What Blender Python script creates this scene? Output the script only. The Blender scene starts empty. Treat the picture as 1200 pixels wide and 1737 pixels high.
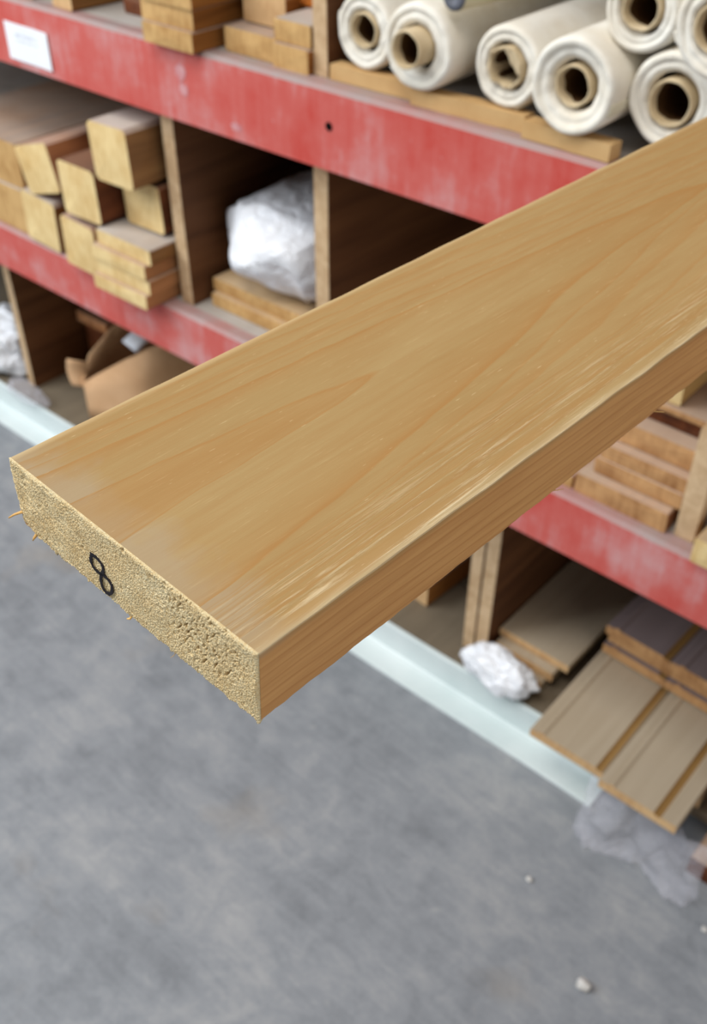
import bpy, bmesh, math, random
from mathutils import Vector, Matrix, noise

random.seed(7)
S = bpy.context.scene
C = S.collection
R = math.radians

# ------------------------------------------------------------------ camera, world, lights, exposure
cam_d = bpy.data.cameras.new('camera')
cam = bpy.data.objects.new('camera', cam_d)
C.objects.link(cam)
S.camera = cam
ax = Vector((0.75171845, 0.65948417, 0.0))             # image right
ay = Vector((-0.42061374, 0.47944003, 0.77020864))     # image up
az = Vector((0.5079404, -0.57898005, 0.63779202))      # towards the viewer
m = Matrix((ax, ay, az)).transposed().to_4x4()
m.translation = Vector((0, 0, 1.6))
cam.matrix_world = m
cam_d.sensor_fit = 'HORIZONTAL'
cam_d.sensor_width = 36.0
cam_d.lens = 1723.64 / 1200.0 * 36.0
cam_d.clip_start = 0.02
cam_d.dof.use_dof = True
cam_d.dof.focus_distance = 0.37
cam_d.dof.aperture_fstop = 20.0

S.view_settings.view_transform = 'Standard'
S.view_settings.look = 'None'
S.view_settings.gamma = 1.0
S.view_settings.use_curve_mapping = False
S.view_settings.exposure = -0.72

w = bpy.data.worlds.new('world')
S.world = w
w.use_nodes = True
w.node_tree.nodes['Background'].inputs['Color'].default_value = (0.86, 0.93, 1.0, 1)
w.node_tree.nodes['Background'].inputs['Strength'].default_value = 0.43


def area(name, loc, target, sx, sy, power, col):
    l = bpy.data.lights.new(name, 'AREA')
    l.shape = 'RECTANGLE'
    l.size, l.size_y, l.energy, l.color = sx, sy, power, col
    o = bpy.data.objects.new(name, l)
    C.objects.link(o)
    o.location = loc
    o.rotation_euler = (Vector(target) - Vector(loc)).to_track_quat('-Z', 'Y').to_euler()
    return o


area('daylight_doorway', (-3.7, -1.3, 3.1), (-1.1, 1.0, 0.5), 2.8, 2.2, 270, (0.89, 0.95, 1.0))
area('daylight_rooflight', (-0.9, -0.6, 4.6), (-0.7, 1.0, 0.5), 2.4, 1.4, 150, (1.0, 0.97, 0.92))
area('side_fill_light', (3.6, -0.6, 1.8), (0.0, 0.6, 0.9), 3.0, 2.2, 80, (1.0, 0.96, 0.90))  # added fill lamp, brightens the faces turned to the right

# ------------------------------------------------------------------ materials


def lin(c):
    return tuple(((x / 255) / 12.92 if x / 255 <= 0.04045 else ((x / 255 + 0.055) / 1.055) ** 2.4) for x in c) + (1.0,)


class NT:
    def __init__(self, name):
        self.m = bpy.data.materials.new(name)
        self.m.use_nodes = True
        self.t = self.m.node_tree
        self.b = self.t.nodes['Principled BSDF']

    def n(self, typ, **kw):
        nd = self.t.nodes.new(typ)
        for k, v in kw.items():
            if k.startswith('i_'):
                nd.inputs[k[2:].replace('_', ' ')].default_value = v
            else:
                setattr(nd, k, v)
        return nd

    def l(self, a, b):
        self.t.links.new(a, b)

    def math(self, op, a, b=None, c=None, clamp=False):
        nd = self.n('ShaderNodeMath', operation=op, use_clamp=clamp)
        for i, v in enumerate((a, b, c)):
            if v is None:
                continue
            if isinstance(v, (int, float)):
                nd.inputs[i].default_value = v
            else:
                self.l(v, nd.inputs[i])
        return nd.outputs[0]

    def coords(self, scale=(1, 1, 1), rnd=True):
        tc = self.n('ShaderNodeTexCoord')
        mp = self.n('ShaderNodeMapping')
        mp.inputs['Scale'].default_value = scale
        self.l(tc.outputs['Object'], mp.inputs['Vector'])
        if rnd:
            oi = self.n('ShaderNodeObjectInfo')
            mm = self.n('ShaderNodeVectorMath', operation='SCALE')
            mm.inputs[0].default_value = (37.0, 19.0, 53.0)
            self.l(oi.outputs['Random'], mm.inputs['Scale'])
            self.l(mm.outputs[0], mp.inputs['Location'])
        return mp.outputs[0]

    def noise(self, vec, scale=1.0, detail=4.0, rough=0.55, dist=0.0):
        nd = self.n('ShaderNodeTexNoise')
        nd.inputs['Scale'].default_value = scale
        nd.inputs['Detail'].default_value = detail
        nd.inputs['Roughness'].default_value = rough
        nd.inputs['Distortion'].default_value = dist
        self.l(vec, nd.inputs['Vector'])
        return nd.outputs['Fac']

    def ramp(self, fac, stops, interp='LINEAR'):
        nd = self.n('ShaderNodeValToRGB')
        e = nd.color_ramp.elements
        nd.color_ramp.interpolation = interp
        while len(e) > 1:
            e.remove(e[-1])
        e[0].position, e[0].color = stops[0][0], stops[0][1]
        for p, c in stops[1:]:
            x = e.new(p)
            x.color = c
        self.l(fac, nd.inputs['Fac'])
        return nd.outputs['Color']

    def mix(self, f, a, b, mode='MIX'):
        nd = self.n('ShaderNodeMix', data_type='RGBA', blend_type=mode)
        for sock, v in ((nd.inputs[0], f), (nd.inputs[6], a), (nd.inputs[7], b)):
            if isinstance(v, (int, float)):
                sock.default_value = v
            elif isinstance(v, tuple):
                sock.default_value = v
            else:
                self.l(v, sock)
        return nd.outputs[2]

    def bump(self, h, strength=0.3, dist=0.001, prev=None):
        nd = self.n('ShaderNodeBump')
        nd.inputs['Strength'].default_value = strength
        nd.inputs['Distance'].default_value = dist
        self.l(h, nd.inputs['Height'])
        if prev is not None:
            self.l(prev, nd.inputs['Normal'])
        self.l(nd.outputs[0], self.b.inputs['Normal'])
        return nd.outputs[0]

    def done(self, col, rough=0.6, spec=0.3):
        if isinstance(col, tuple):
            self.b.inputs['Base Color'].default_value = col
        else:
            self.l(col, self.b.inputs['Base Color'])
        self.b.inputs['Roughness'].default_value = rough
        self.b.inputs['Specular IOR Level'].default_value = spec
        return self.m


def g(v):
    return (v, v, v, 1)


def wood(name, light, dark, dust=None, dust_amt=0.0, rough=0.65, sc=1.0):
    t = NT(name)
    v = t.coords((38 * sc, 2.2 * sc, 38 * sc))
    n1 = t.noise(v, 1.0, 5, 0.6, 0.6)
    v2 = t.coords((6, 1.5, 6))
    n2 = t.noise(v2, 1.0, 3)
    f = t.math('ADD', t.math('MULTIPLY', n1, 0.7), t.math('MULTIPLY', n2, 0.3))
    col = t.ramp(f, [(0.34, lin(dark)), (0.62, lin(light))])
    if dust:
        geo = t.n('ShaderNodeNewGeometry')
        sp = t.n('ShaderNodeSeparateXYZ')
        t.l(geo.outputs['True Normal'], sp.inputs[0])
        up = t.math('MULTIPLY', t.math('MAXIMUM', sp.outputs['Z'], 0.0), dust_amt)
        dn = t.noise(t.coords((9, 9, 9)), 1.0, 3)
        up = t.math('MULTIPLY', up, t.math('MULTIPLY_ADD', dn, 0.8, 0.5), clamp=True)
        col = t.mix(up, col, lin(dust))
    t.bump(n1, 0.25, 0.001)
    return t.done(col, rough, 0.2)


def endgrain(name, light, dark):
    t = NT(name)
    v = t.coords((16, 16, 16))
    n1 = t.noise(v, 1.0, 5, 0.6)
    n2 = t.noise(t.coords((140, 140, 30)), 1.0, 2)
    f = t.math('ADD', t.math('MULTIPLY', n1, 0.65), t.math('MULTIPLY', n2, 0.35))
    col = t.ramp(f, [(0.33, lin(dark)), (0.58, lin(light))])
    t.bump(n2, 0.4, 0.001)
    return t.done(col, 0.75, 0.15)


def plain(name, c, c2=None, sc=12.0, rough=0.7, spec=0.2, bump=0.0):
    t = NT(name)
    n1 = t.noise(t.coords((sc, sc, sc)), 1.0, 4)
    col = t.ramp(n1, [(0.3, lin(c2 or c)), (0.7, lin(c))])
    if bump:
        t.bump(n1, bump, 0.003)
    return t.done(col, rough, spec)


def red_paint(name, dusty, topdust):
    t = NT(name)
    tc = t.n('ShaderNodeTexCoord')
    sx = t.n('ShaderNodeSeparateXYZ')
    t.l(tc.outputs['Object'], sx.inputs[0])
    n1 = t.noise(t.coords((9, 9, 9), False), 1.0, 6, 0.62)
    n2 = t.noise(t.coords((55, 20, 8), False), 1.0, 4, 0.6)
    n3 = t.noise(t.coords((3.1, 3, 6), False), 1.0, 2)
    f = t.math('ADD', t.math('MULTIPLY', n1, 0.55), t.math('ADD', t.math('MULTIPLY', n2, 0.25), t.math('MULTIPLY', n3, 0.2)))
    a = 0.60 - 0.20 * dusty
    col = t.ramp(f, [(max(0, a - 0.14), lin((198, 74, 64))), (a, lin((204, 100, 92))), (a + 0.14, lin((208, 150, 148)))])
    # chipped dark flecks and pale scuffs
    n4 = t.noise(t.coords((60, 60, 60), False), 1.0, 2)
    col = t.mix(t.ramp(n4, [(0.70, g(0)), (0.76, g(0.55))]), col, lin((205, 165, 165)))
    # dust lying on the ledge
    geo = t.n('ShaderNodeNewGeometry')
    sp = t.n('ShaderNodeSeparateXYZ')
    t.l(geo.outputs['True Normal'], sp.inputs[0])
    up = t.math('MULTIPLY', t.math('GREATER_THAN', sp.outputs['Z'], 0.5), t.math('MULTIPLY', t.math('MULTIPLY_ADD', n1, 0.9, 0.5), topdust), clamp=True)
    col = t.mix(up, col, lin((150, 142, 138)))
    t.bump(n2, 0.15, 0.001)
    return t.done(col, 0.55, 0.3)


M = {}
M['pine'] = wood('pine', (206, 166, 104), (178, 134, 76), (190, 172, 150), 0.6)
M['pine_side'] = wood('pine_weathered', (152, 108, 62), (104, 66, 32), (200, 190, 180), 0.9)
M['pine_end'] = endgrain('pine_end_grain', (234, 206, 150), (208, 170, 110))
M['rough_end'] = endgrain('rough_end_grain', (208, 168, 112), (170, 126, 74))
M['rough_side'] = wood('rough_sawn_side', (170, 112, 54), (112, 66, 26), (190, 180, 170), 0.6)
M['orange'] = wood('orange_timber', (190, 110, 40), (150, 78, 24), (200, 190, 180), 0.6)
M['brown'] = wood('brown_timber', (186, 130, 84), (134, 84, 50), (200, 180, 160), 0.75)
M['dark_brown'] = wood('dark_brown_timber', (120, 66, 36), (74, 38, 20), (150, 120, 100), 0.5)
M['tan_end'] = endgrain('tan_end_grain', (218, 180, 132), (190, 146, 100))
M['brown_end'] = endgrain('brown_end_grain', (198, 152, 104), (152, 106, 66))
M['ply'] = wood('plywood_face', (106, 68, 40), (72, 42, 22), sc=0.6)
M['ply_edge'] = wood('plywood_edge', (214, 184, 146), (184, 150, 112), sc=1.6)
M['deck'] = wood('dusty_deck', (160, 138, 110), (116, 94, 70), (178, 172, 166), 0.9)
M['dirt'] = wood('dirty_lower_deck', (112, 98, 80), (78, 66, 52), (128, 116, 98), 0.6)
M['plank'] = wood('tan_shiplap', (182, 164, 138), (164, 144, 116), (184, 170, 152), 0.4, 0.42)
M['plank_bead'] = wood('groove_brown', (160, 124, 74), (136, 100, 54))  # browner tone for the groove faces
M['greyplank'] = wood('grey_brown_plank', (128, 108, 104), (104, 84, 80), (140, 126, 126), 0.6)
M['kraft'] = plain('kraft_paper_core', (212, 192, 158), (190, 168, 132), 30, 0.8, 0.1)
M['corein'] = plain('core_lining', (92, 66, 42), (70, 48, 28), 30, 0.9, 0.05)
M['card'] = plain('cardboard', (226, 184, 142), (206, 162, 120), 9, 0.85, 0.1)
M['cleat'] = plain('kraft_strip', (206, 170, 120), (188, 148, 98), 14, 0.85, 0.1)
M['paper'] = plain('white_paper', (240, 242, 248), (228, 230, 236), 10, 0.7, 0.2)
M['black'] = plain('black_void', (16, 14, 14), (10, 9, 9), 10, 0.9, 0.05)
M['knob'] = plain('grey_plug', (104, 106, 116), (74, 76, 84), 30, 0.5, 0.3)
M['red_top'] = red_paint('red_paint_worn', 0.44, 0.85)
M['red_mid'] = red_paint('red_paint_dusty', 0.58, 0.75)
M['rail'] = plain('pale_blue_steel', (220, 228, 227), (202, 214, 213), 7, 0.5, 0.35)
M['stone'] = plain('pale_stone', (222, 218, 212), (170, 164, 158), 60, 0.8, 0.2, 0.4)
M['scuff'] = plain('pale_scuff', (214, 164, 164), (196, 120, 122), 60, 0.8, 0.1)
M['debris'] = plain('white_plaster_crumb', (226, 222, 218), (196, 188, 182), 60, 0.9, 0.1)


def fabric():
    t = NT('white_felt')
    n1 = t.noise(t.coords((14, 14, 14)), 1.0, 5, 0.6)
    n2 = t.noise(t.coords((320, 320, 320)), 1.0, 2)
    col = t.ramp(n1, [(0.3, lin((224, 214, 196))), (0.68, lin((244, 240, 230)))])
    t.bump(t.math('ADD', n1, t.math('MULTIPLY', n2, 0.25)), 0.45, 0.004)
    return t.done(col, 0.9, 0.1)


M['felt'] = fabric()
t_ = NT('beige_felt_backing')
M['felt_back'] = t_.done(t_.ramp(t_.noise(t_.coords((12, 4, 12)), 1, 4), [(0.3, lin((190, 178, 146))), (0.7, lin((216, 206, 180)))]), 0.9, 0.1)


def plastic(name, trans, col):
    t = NT(name)
    n1 = t.noise(t.coords((16, 16, 16)), 1.0, 5, 0.6, 1.2)
    t.bump(n1, 0.8, 0.02)
    t.b.inputs['Alpha'].default_value = 1.0 - trans
    t.b.inputs['IOR'].default_value = 1.5
    m_ = t.done(lin(col), 0.28, 0.7)
    return m_


M['bag'] = plastic('milky_plastic', 0.05, (248, 249, 253))
M['clear'] = plastic('clear_film', 0.84, (238, 236, 246))


def concrete():
    t = NT('concrete')
    v = t.coords((1, 1, 1), False)
    n1 = t.noise(v, 3.2, 6, 0.62, 0.5)
    n2 = t.noise(v, 14.0, 6, 0.65, 1.0)
    v3 = t.n('ShaderNodeMapping')
    v3.inputs['Rotation'].default_value = (0, 0, R(35))
    v3.inputs['Scale'].default_value = (6, 40, 1)
    tc = t.n('ShaderNodeTexCoord')
    t.l(tc.outputs['Object'], v3.inputs['Vector'])
    n3 = t.noise(v3.outputs[0], 1.0, 3, 0.6, 1.5)
    n4 = t.noise(v, 120.0, 3, 0.6)
    f = t.math('ADD', t.math('MULTIPLY', n1, 0.42), t.math('ADD', t.math('MULTIPLY', n2, 0.30), t.math('ADD', t.math('MULTIPLY', n3, 0.16), t.math('MULTIPLY', n4, 0.12))))
    col = t.ramp(f, [(0.38, lin((120, 123, 127))), (0.5, lin((141, 144, 148))), (0.64, lin((166, 166, 166)))])
    n5 = t.noise(v, 5.0, 3, 0.5)
    col = t.mix(t.ramp(n5, [(0.60, g(0)), (0.74, g(0.35))]), col, lin((152, 140, 124)))
    n6 = t.noise(v, 26.0, 2, 0.5)
    col = t.mix(t.ramp(n6, [(0.70, g(0)), (0.78, g(0.4))]), col, lin((172, 172, 170)))
    t.bump(n2, 0.15, 0.003)
    return t.done(col, 0.62, 0.3)


M['concrete'] = concrete()


def cedar():
    """planed cedar: rings as a tilted cone, cut flat; object x = across, y = along, z = up"""
    t = NT('cedar_board')
    tc = t.n('ShaderNodeTexCoord')
    s = t.n('ShaderNodeSeparateXYZ')
    t.l(tc.outputs['Object'], s.inputs[0])
    x, y, z = s.outputs
    # slow wander of the lines
    vw = t.coords((26, 5.5, 26), False)
    wn = t.math('SUBTRACT', t.noise(vw, 1.0, 3, 0.5), 0.5)
    vw2 = t.coords((60, 22, 60), False)
    wn2 = t.math('SUBTRACT', t.noise(vw2, 1.0, 2, 0.5), 0.5)
    d = t.math('SUBTRACT', x, 0.0585)
    d = t.math('ADD', d, t.math('ADD', t.math('MULTIPLY', wn, 0.006), t.math('MULTIPLY', wn2, 0.0042)))
    fc = t.n('ShaderNodeFloatCurve')
    t.l(t.math('DIVIDE', t.math('ADD', d, 0.065), 0.155), fc.inputs['Value'])
    cur = fc.mapping.curves[0]
    tab = [(-0.065, 0.80), (-0.054, 0.62), (-0.047, 0.52), (-0.041, 0.44), (-0.035, 0.37), (-0.0265, 0.25), (-0.0235, 0.19), (-0.012, 0.06), (-0.004, 0.008), (0.0, 0.0),
           (0.0035, 0.03), (0.009, 0.126), (0.0125, 0.158), (0.024, 0.22), (0.037, 0.31), (0.044, 0.36), (0.0485, 0.40), (0.0525, 0.44), (0.058, 0.66), (0.064, 0.98), (0.074, 1.5), (0.090, 2.0)]
    pts = [((dd + 0.065) / 0.155, gg / 2.0) for dd, gg in tab]
    cur.points[0].location = pts[0]
    cur.points[1].location = pts[-1]
    for q in pts[1:-1]:
        cur.points.new(*q)
    fc.mapping.update()
    ell = t.math('MULTIPLY', fc.outputs[0], 2.0)
    # ring coordinate: where the flame of each ring would peak along the board
    ss = t.math('ADD', y, ell)
    ss = t.math('SUBTRACT', ss, t.math('MULTIPLY', z, 7.0))
    stops = [(0.0, 0.5)]
    last = 0.0
    for rg, dk in ((0.145, 1.0), (0.450, 1.0), (0.535, 0.8), (0.615, 0.7), (0.72, 0.8), (0.82, 0.65), (0.93, 0.8), (1.05, 0.8), (1.22, 0.6), (1.45, 0.7), (1.78, 0.6)):
        wd = rg - last
        if last > 0:
            stops.append((last + 0.003, 0.04))
        if rg < 0.6:
            stops.append((rg - wd * 0.42, 0.14 if last > 0 else 0.62))
            stops.append((rg - wd * 0.10, 0.45 * dk))
        elif rg in (0.72, 0.93, 1.05):
            stops.append((rg - wd * 0.22, 0.25 * dk))
        stops.append((rg - 0.003, dk))
        last = rg
    stops.append((last + 0.01, 0.05))
    ring = t.ramp(t.math('DIVIDE', ss, 2.0), [(p / 2.0, g(v)) for p, v in stops])
    # fine fibres
    fib = t.noise(t.coords((900, 42, 900), False), 1.0, 3, 0.6)
    fib2 = t.noise(t.coords((260, 16, 260), False), 1.0, 4, 0.6)
    fleck = t.noise(t.coords((1500, 130, 1500), False), 1.0, 1, 0.5)
    tone = t.noise(t.coords((20, 4, 20), False), 1.0, 3, 0.5)
    base = t.ramp(tone, [(0.3, lin((168, 137, 87))), (0.7, lin((177, 148, 99)))])
    base = t.mix(t.math('MULTIPLY', ring, 0.52), base, lin((170, 112, 48)))
    base = t.mix(t.ramp(fib2, [(0.35, g(0.22)), (0.62, g(0.0))]), base, lin((158, 108, 52)))
    base = t.mix(t.ramp(fib, [(0.60, g(0.0)), (0.80, g(0.20))]), base, lin((236, 208, 156)))
    base = t.mix(t.ramp(fleck, [(0.74, g(0.0)), (0.80, g(0.40))]), base, lin((240, 216, 170)))
    # grey weathered saw-scorch close to the cut end
    gr = t.noise(t.coords((45, 30, 45), False), 1.0, 3, 0.6)
    ge = t.math('SUBTRACT', t.math('MULTIPLY_ADD', gr, 0.05, -0.004), y)
    ge = t.math('MULTIPLY', t.ramp(t.math('MULTIPLY', ge, 40.0), [(0.0, g(0)), (0.6, g(0.6))]), t.math('SUBTRACT', 1.0, ring))
    base = t.mix(ge, base, lin((172, 153, 126)))
    # raised woolly grain towards the near long edge
    wool = t.noise(t.coords((460, 15, 460), False), 1.0, 5, 0.72, 0.4)
    edge = t.ramp(t.math('ADD', x, t.math('MULTIPLY', wn, 0.03)), [(0.106, g(0.0)), (0.130, g(1.0))])
    wl = t.math('MULTIPLY', t.ramp(wool, [(0.52, g(0.0)), (0.68, g(1.0))]), edge)
    top = t.math('GREATER_THAN', z, -0.0009)
    wl = t.math('MULTIPLY', wl, top)
    base = t.mix(t.math('MULTIPLY', wl, 0.52), base, lin((238, 218, 178)))
    edge_hl = t.ramp(t.math('ADD', x, t.math('MULTIPLY', t.math('SUBTRACT', wool, 0.5), 0.006)), [(0.1365, g(0.0)), (0.1392, g(0.6))])  # pale fuzz plus an edge highlight painted along the near top edge
    base = t.mix(t.math('MULTIPLY', edge_hl, top), base, lin((232, 212, 172)))
    edge_hl2 = t.ramp(t.math('ADD', x, t.math('MULTIPLY', t.math('SUBTRACT', wool, 0.5), 0.004)), [(0.0002, g(0.5)), (0.0020, g(0.0))])  # far top edge painted paler the same way
    base = t.mix(t.math('MULTIPLY', edge_hl2, top), base, lin((222, 198, 152)))
    # the redder heartwood of the near edge face
    geo = t.n('ShaderNodeNewGeometry')
    side = t.ramp(t.math('SUBTRACT', 0.0, z), [(0.0006, g(0.0)), (0.0014, g(1.0))])
    sring = t.math('FRACT', t.math('ADD', t.math('MULTIPLY', z, 170.0), t.math('ADD', t.math('MULTIPLY', y, 5.0), t.math('MULTIPLY', wn, 2.4))))
    srr = t.ramp(sring, [(0.0, g(0.0)), (0.7, g(0.15)), (0.93, g(0.9)), (1.0, g(0.0))])
    scol = t.mix(t.math('MULTIPLY', srr, 0.5), lin((212, 160, 98)), lin((172, 112, 56)))
    scol = t.mix(t.ramp(fib2, [(0.35, g(0.3)), (0.62, g(0.0))]), scol, lin((164, 104, 50)))
    base = t.mix(side, base, scol)
    h = t.math('ADD', t.math('MULTIPLY', fib2, 0.5), t.math('ADD', t.math('MULTIPLY', fib, 0.35), t.math('MULTIPLY', wl, 1.5)))
    t.bump(h, 0.35, 0.0006)
    return t.done(base, 0.52, 0.32)


M['cedar'] = cedar()


def cedar_end():
    t = NT('sawn_end_grain')
    v = t.coords((1, 1, 1), False)
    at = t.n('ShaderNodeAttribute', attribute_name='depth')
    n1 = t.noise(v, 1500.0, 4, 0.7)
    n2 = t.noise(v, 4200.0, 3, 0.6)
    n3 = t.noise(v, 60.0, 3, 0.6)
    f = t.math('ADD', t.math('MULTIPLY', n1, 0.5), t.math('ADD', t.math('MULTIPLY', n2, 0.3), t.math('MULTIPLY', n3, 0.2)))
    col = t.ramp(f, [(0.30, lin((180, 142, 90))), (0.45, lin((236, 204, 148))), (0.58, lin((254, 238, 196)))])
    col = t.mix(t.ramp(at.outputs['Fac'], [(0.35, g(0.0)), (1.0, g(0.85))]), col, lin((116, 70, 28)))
    t.bump(t.math('ADD', n1, t.math('MULTIPLY', n2, 0.5)), 0.8, 0.0008)
    return t.done(col, 0.8, 0.15)


M['cedar_end'] = cedar_end()
M['fibre'] = plain('wood_fibre', (232, 190, 120), (206, 154, 84), 200, 0.6, 0.2)
M['ink'] = plain('black_marker_ink', (38, 30, 36), (22, 18, 22), 300, 0.6, 0.2)

# ------------------------------------------------------------------ mesh helpers


def add_box(bm, x0, x1, y0, y1, z0, z1, mi=0, jit=0.0, xf=None):
    vs = []
    for z in (z0, z1):
        for y in (y0, y1):
            for x in (x0, x1):
                p = Vector((x + random.uniform(-jit, jit), y + random.uniform(-jit, jit), z + random.uniform(-jit, jit)))
                if xf is not None:
                    p = xf @ p
                vs.append(bm.verts.new(p))
    fs = []
    for q in ((0, 2, 3, 1), (4, 5, 7, 6), (0, 1, 5, 4), (2, 6, 7, 3), (0, 4, 6, 2), (1, 3, 7, 5)):
        f = bm.faces.new([vs[i] for i in q])
        f.material_index = mi
        fs.append(f)
    return vs, fs


def obj(name, bm, mats, parent=None, loc=None, rot=None, smooth=False, bevel=0.0, seg=2):
    bm.normal_update()
    me = bpy.data.meshes.new(name)
    bm.to_mesh(me)
    bm.free()
    for mm in (mats if isinstance(mats, (list, tuple)) else [mats]):
        me.materials.append(mm)
    o = bpy.data.objects.new(name, me)
    C.objects.link(o)
    if parent is not None:
        o.parent = parent
    if loc is not None:
        o.location = loc
    if rot is not None:
        o.rotation_euler = rot
    if smooth:
        for p in me.polygons:
            p.use_smooth = True
    if bevel:
        b = o.modifiers.new('bevel', 'BEVEL')
        b.width, b.segments, b.limit_method = bevel, seg, 'ANGLE'
        b.angle_limit = R(40)
    return o


def tag(o, label, cat, group=None, kind=None):
    o['label'] = label
    o['category'] = cat
    if group:
        o['group'] = group
    if kind:
        o['kind'] = kind
    return o


def thing(name, label, cat, loc=(0, 0, 0), rz=0.0, group=None):
    o = bpy.data.objects.new(name, None)
    o.empty_display_size = 0.05
    C.objects.link(o)
    o.location = loc
    o.rotation_euler = (0, 0, rz)
    return tag(o, label, cat, group)


def timber(name, label, cat, group, w_, h_, ln, loc, roll=0.0, yaw=0.0, pitch=0.0, side='pine_side', end='pine_end', bev=0.003, warp=0.002):
    """a sawn length: origin at the middle of the bottom of its front end, runs along +y; slightly waney and twisted"""
    bm = bmesh.new()
    n = 12
    rings = []
    ph = random.uniform(0, 6)
    for i in range(n + 1):
        y = ln * i / n
        tw = warp * 3 * math.sin(ph + i * 0.4) * (i / n)
        dx = warp * math.sin(ph + i * 0.5) * (i / n)
        dz = warp * 0.6 * (math.cos(ph + i * 0.7) - math.cos(ph)) * (i / n)
        ring = []
        c_ = min(w_, h_) * 0.06
        for (px, pz) in ((-w_ / 2 + c_, 0), (w_ / 2 - c_, 0), (w_ / 2, c_), (w_ / 2, h_ - c_), (w_ / 2 - c_, h_), (-w_ / 2 + c_, h_), (-w_ / 2, h_ - c_), (-w_ / 2, c_)):
            jx = random.uniform(-1, 1) * warp * 0.3
            ring.append(bm.verts.new((px + dx + jx - tw * (pz - h_ / 2), y + (random.uniform(-1, 1) * warp * 0.5 if i in (0, n) else 0), pz + abs(dz) * 0.3 + tw * px * 0.3)))
        rings.append(ring)
    for a, b in zip(rings, rings[1:]):
        for k in range(8):
            bm.faces.new((a[k], a[(k + 1) % 8], b[(k + 1) % 8], b[k])).material_index = 0
    # end faces: slightly domed fan so that saw marks catch light
    for ring, sgn in ((rings[0], -1), (rings[-1], 1)):
        c0 = bm.verts.new((0, (0 if sgn < 0 else ln) + sgn * 0.0015, h_ / 2))
        for k in range(8):
            vv = (ring[k], c0, ring[(k + 1) % 8]) if sgn < 0 else (ring[k], ring[(k + 1) % 8], c0)
            bm.faces.new(vv).material_index = 1
    bmesh.ops.recalc_face_normals(bm, faces=bm.faces)
    o = obj(name, bm, [M[side], M[end]], loc=loc, rot=(pitch, roll, yaw))
    tag(o, label, cat, group)
    return o


# ------------------------------------------------------------------ the floor
bm = bmesh.new()
vs = [bm.verts.new(p) for p in ((-9, -7, 0), (7, -7, 0), (7, 5, 0), (-9, 5, 0))]
bm.faces.new(vs)
fl = obj('floor', bm, M['concrete'])
fl['kind'] = 'structure'

# ------------------------------------------------------------------ the rack
rack = thing('storage_rack', 'tall red beamed lumber rack with plywood dividers filling the picture behind the board', 'storage rack', (-1.0, 1.1, 0))


def rel(o):      # child of the rack, mesh given in world coordinates
    o.location = Vector((0, 0, 0)) - rack.location
    return o


def beam(name, z0, z1, mat):
    bm = bmesh.new()
    # stepped box section: front face tall, a ledge behind for the deck
    prof = [(1.100, z0), (1.100, z1 - 0.006), (1.106, z1), (1.130, z1), (1.130, z1 - 0.022), (1.152, z1 - 0.022), (1.152, z0)]
    n = 60
    x0, x1 = -3.4, 0.72
    rings = []
    for i in range(n + 1):
        x = x0 + (x1 - x0) * i / n
        dy = 0.0012 * math.sin(i * 0.35)
        rings.append([bm.verts.new((x, y + dy, z + 0.0008 * math.sin(i * 0.22))) for y, z in prof])
    for a, b in zip(rings, rings[1:]):
        for k in range(len(prof)):
            k2 = (k + 1) % len(prof)
            bm.faces.new((a[k], b[k], b[k2], a[k2]))
    bm.faces.new(rings[0])
    bm.faces.new(rings[-1][::-1])
    bmesh.ops.recalc_face_normals(bm, faces=bm.faces)
    return rel(obj(name, bm, mat, rack))


beam_top = beam('beam', 1.023, 1.143, M['red_top'])
beam_mid = beam('beam', 0.540, 0.648, M['red_mid'])
beam_hi = beam('beam', 1.60, 1.72, M['red_top'])


def deck(z1, th=0.02, y0=1.131, mat='deck'):
    bm = bmesh.new()
    for k in range(5):
        a = y0 + 0.19 * k
        add_box(bm, -3.38, 0.70, a, a + 0.186, z1 - th, z1, 0, 0.0008)
    o = rel(obj('shelf_deck', bm, M[mat], rack, bevel=0.002))
    return o


deck(1.1425)
deck(0.6475)
deck(1.7195)
deck(0.075, 0.02, 1.168, 'dirt')
# joists under the lowest deck and the back sheet
bm = bmesh.new()
add_box(bm, -3.38, 0.70, 2.09, 2.105, 0.0, 2.2, 0, 0.0)
rel(obj('back_panel', bm, M['ply'], rack))
for x in (-3.2, -2.3, -1.5, -0.7, 0.3):
    bm = bmesh.new()
    add_box(bm, x, x + 0.045, 1.175, 2.08, 0.0, 0.055)
    rel(obj('deck_joist', bm, M['ply'], rack))
for x in (-3.46, 0.72):
    for y in (1.10, 2.02):
        bm = bmesh.new()
        add_box(bm, x, x + 0.07, y, y + 0.07, 0, 2.25)
        rel(obj('upright', bm, M['red_top'], rack, bevel=0.004))


def divider(x0, x1, y0, z0, z1, y1=2.085, lay=0.0):
    bm = bmesh.new()
    vs, fs = add_box(bm, x0, x1, y0, y1, z0, z1, 0, 0.0)
    for f in fs:
        if abs(f.calc_center_median().y - y0) < 1e-4:
            f.material_index = 1
    bmesh.ops.subdivide_edges(bm, edges=[e for e in bm.edges if abs((e.verts[0].co - e.verts[1].co).z) > 0.1], cuts=8)
    for v in bm.verts:
        v.co.x += 0.0015 * math.sin(v.co.z * 9 + x0 * 20)
    return rel(obj('divider', bm, [M['ply'], M['ply_edge']], rack, bevel=0.0015))


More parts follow.
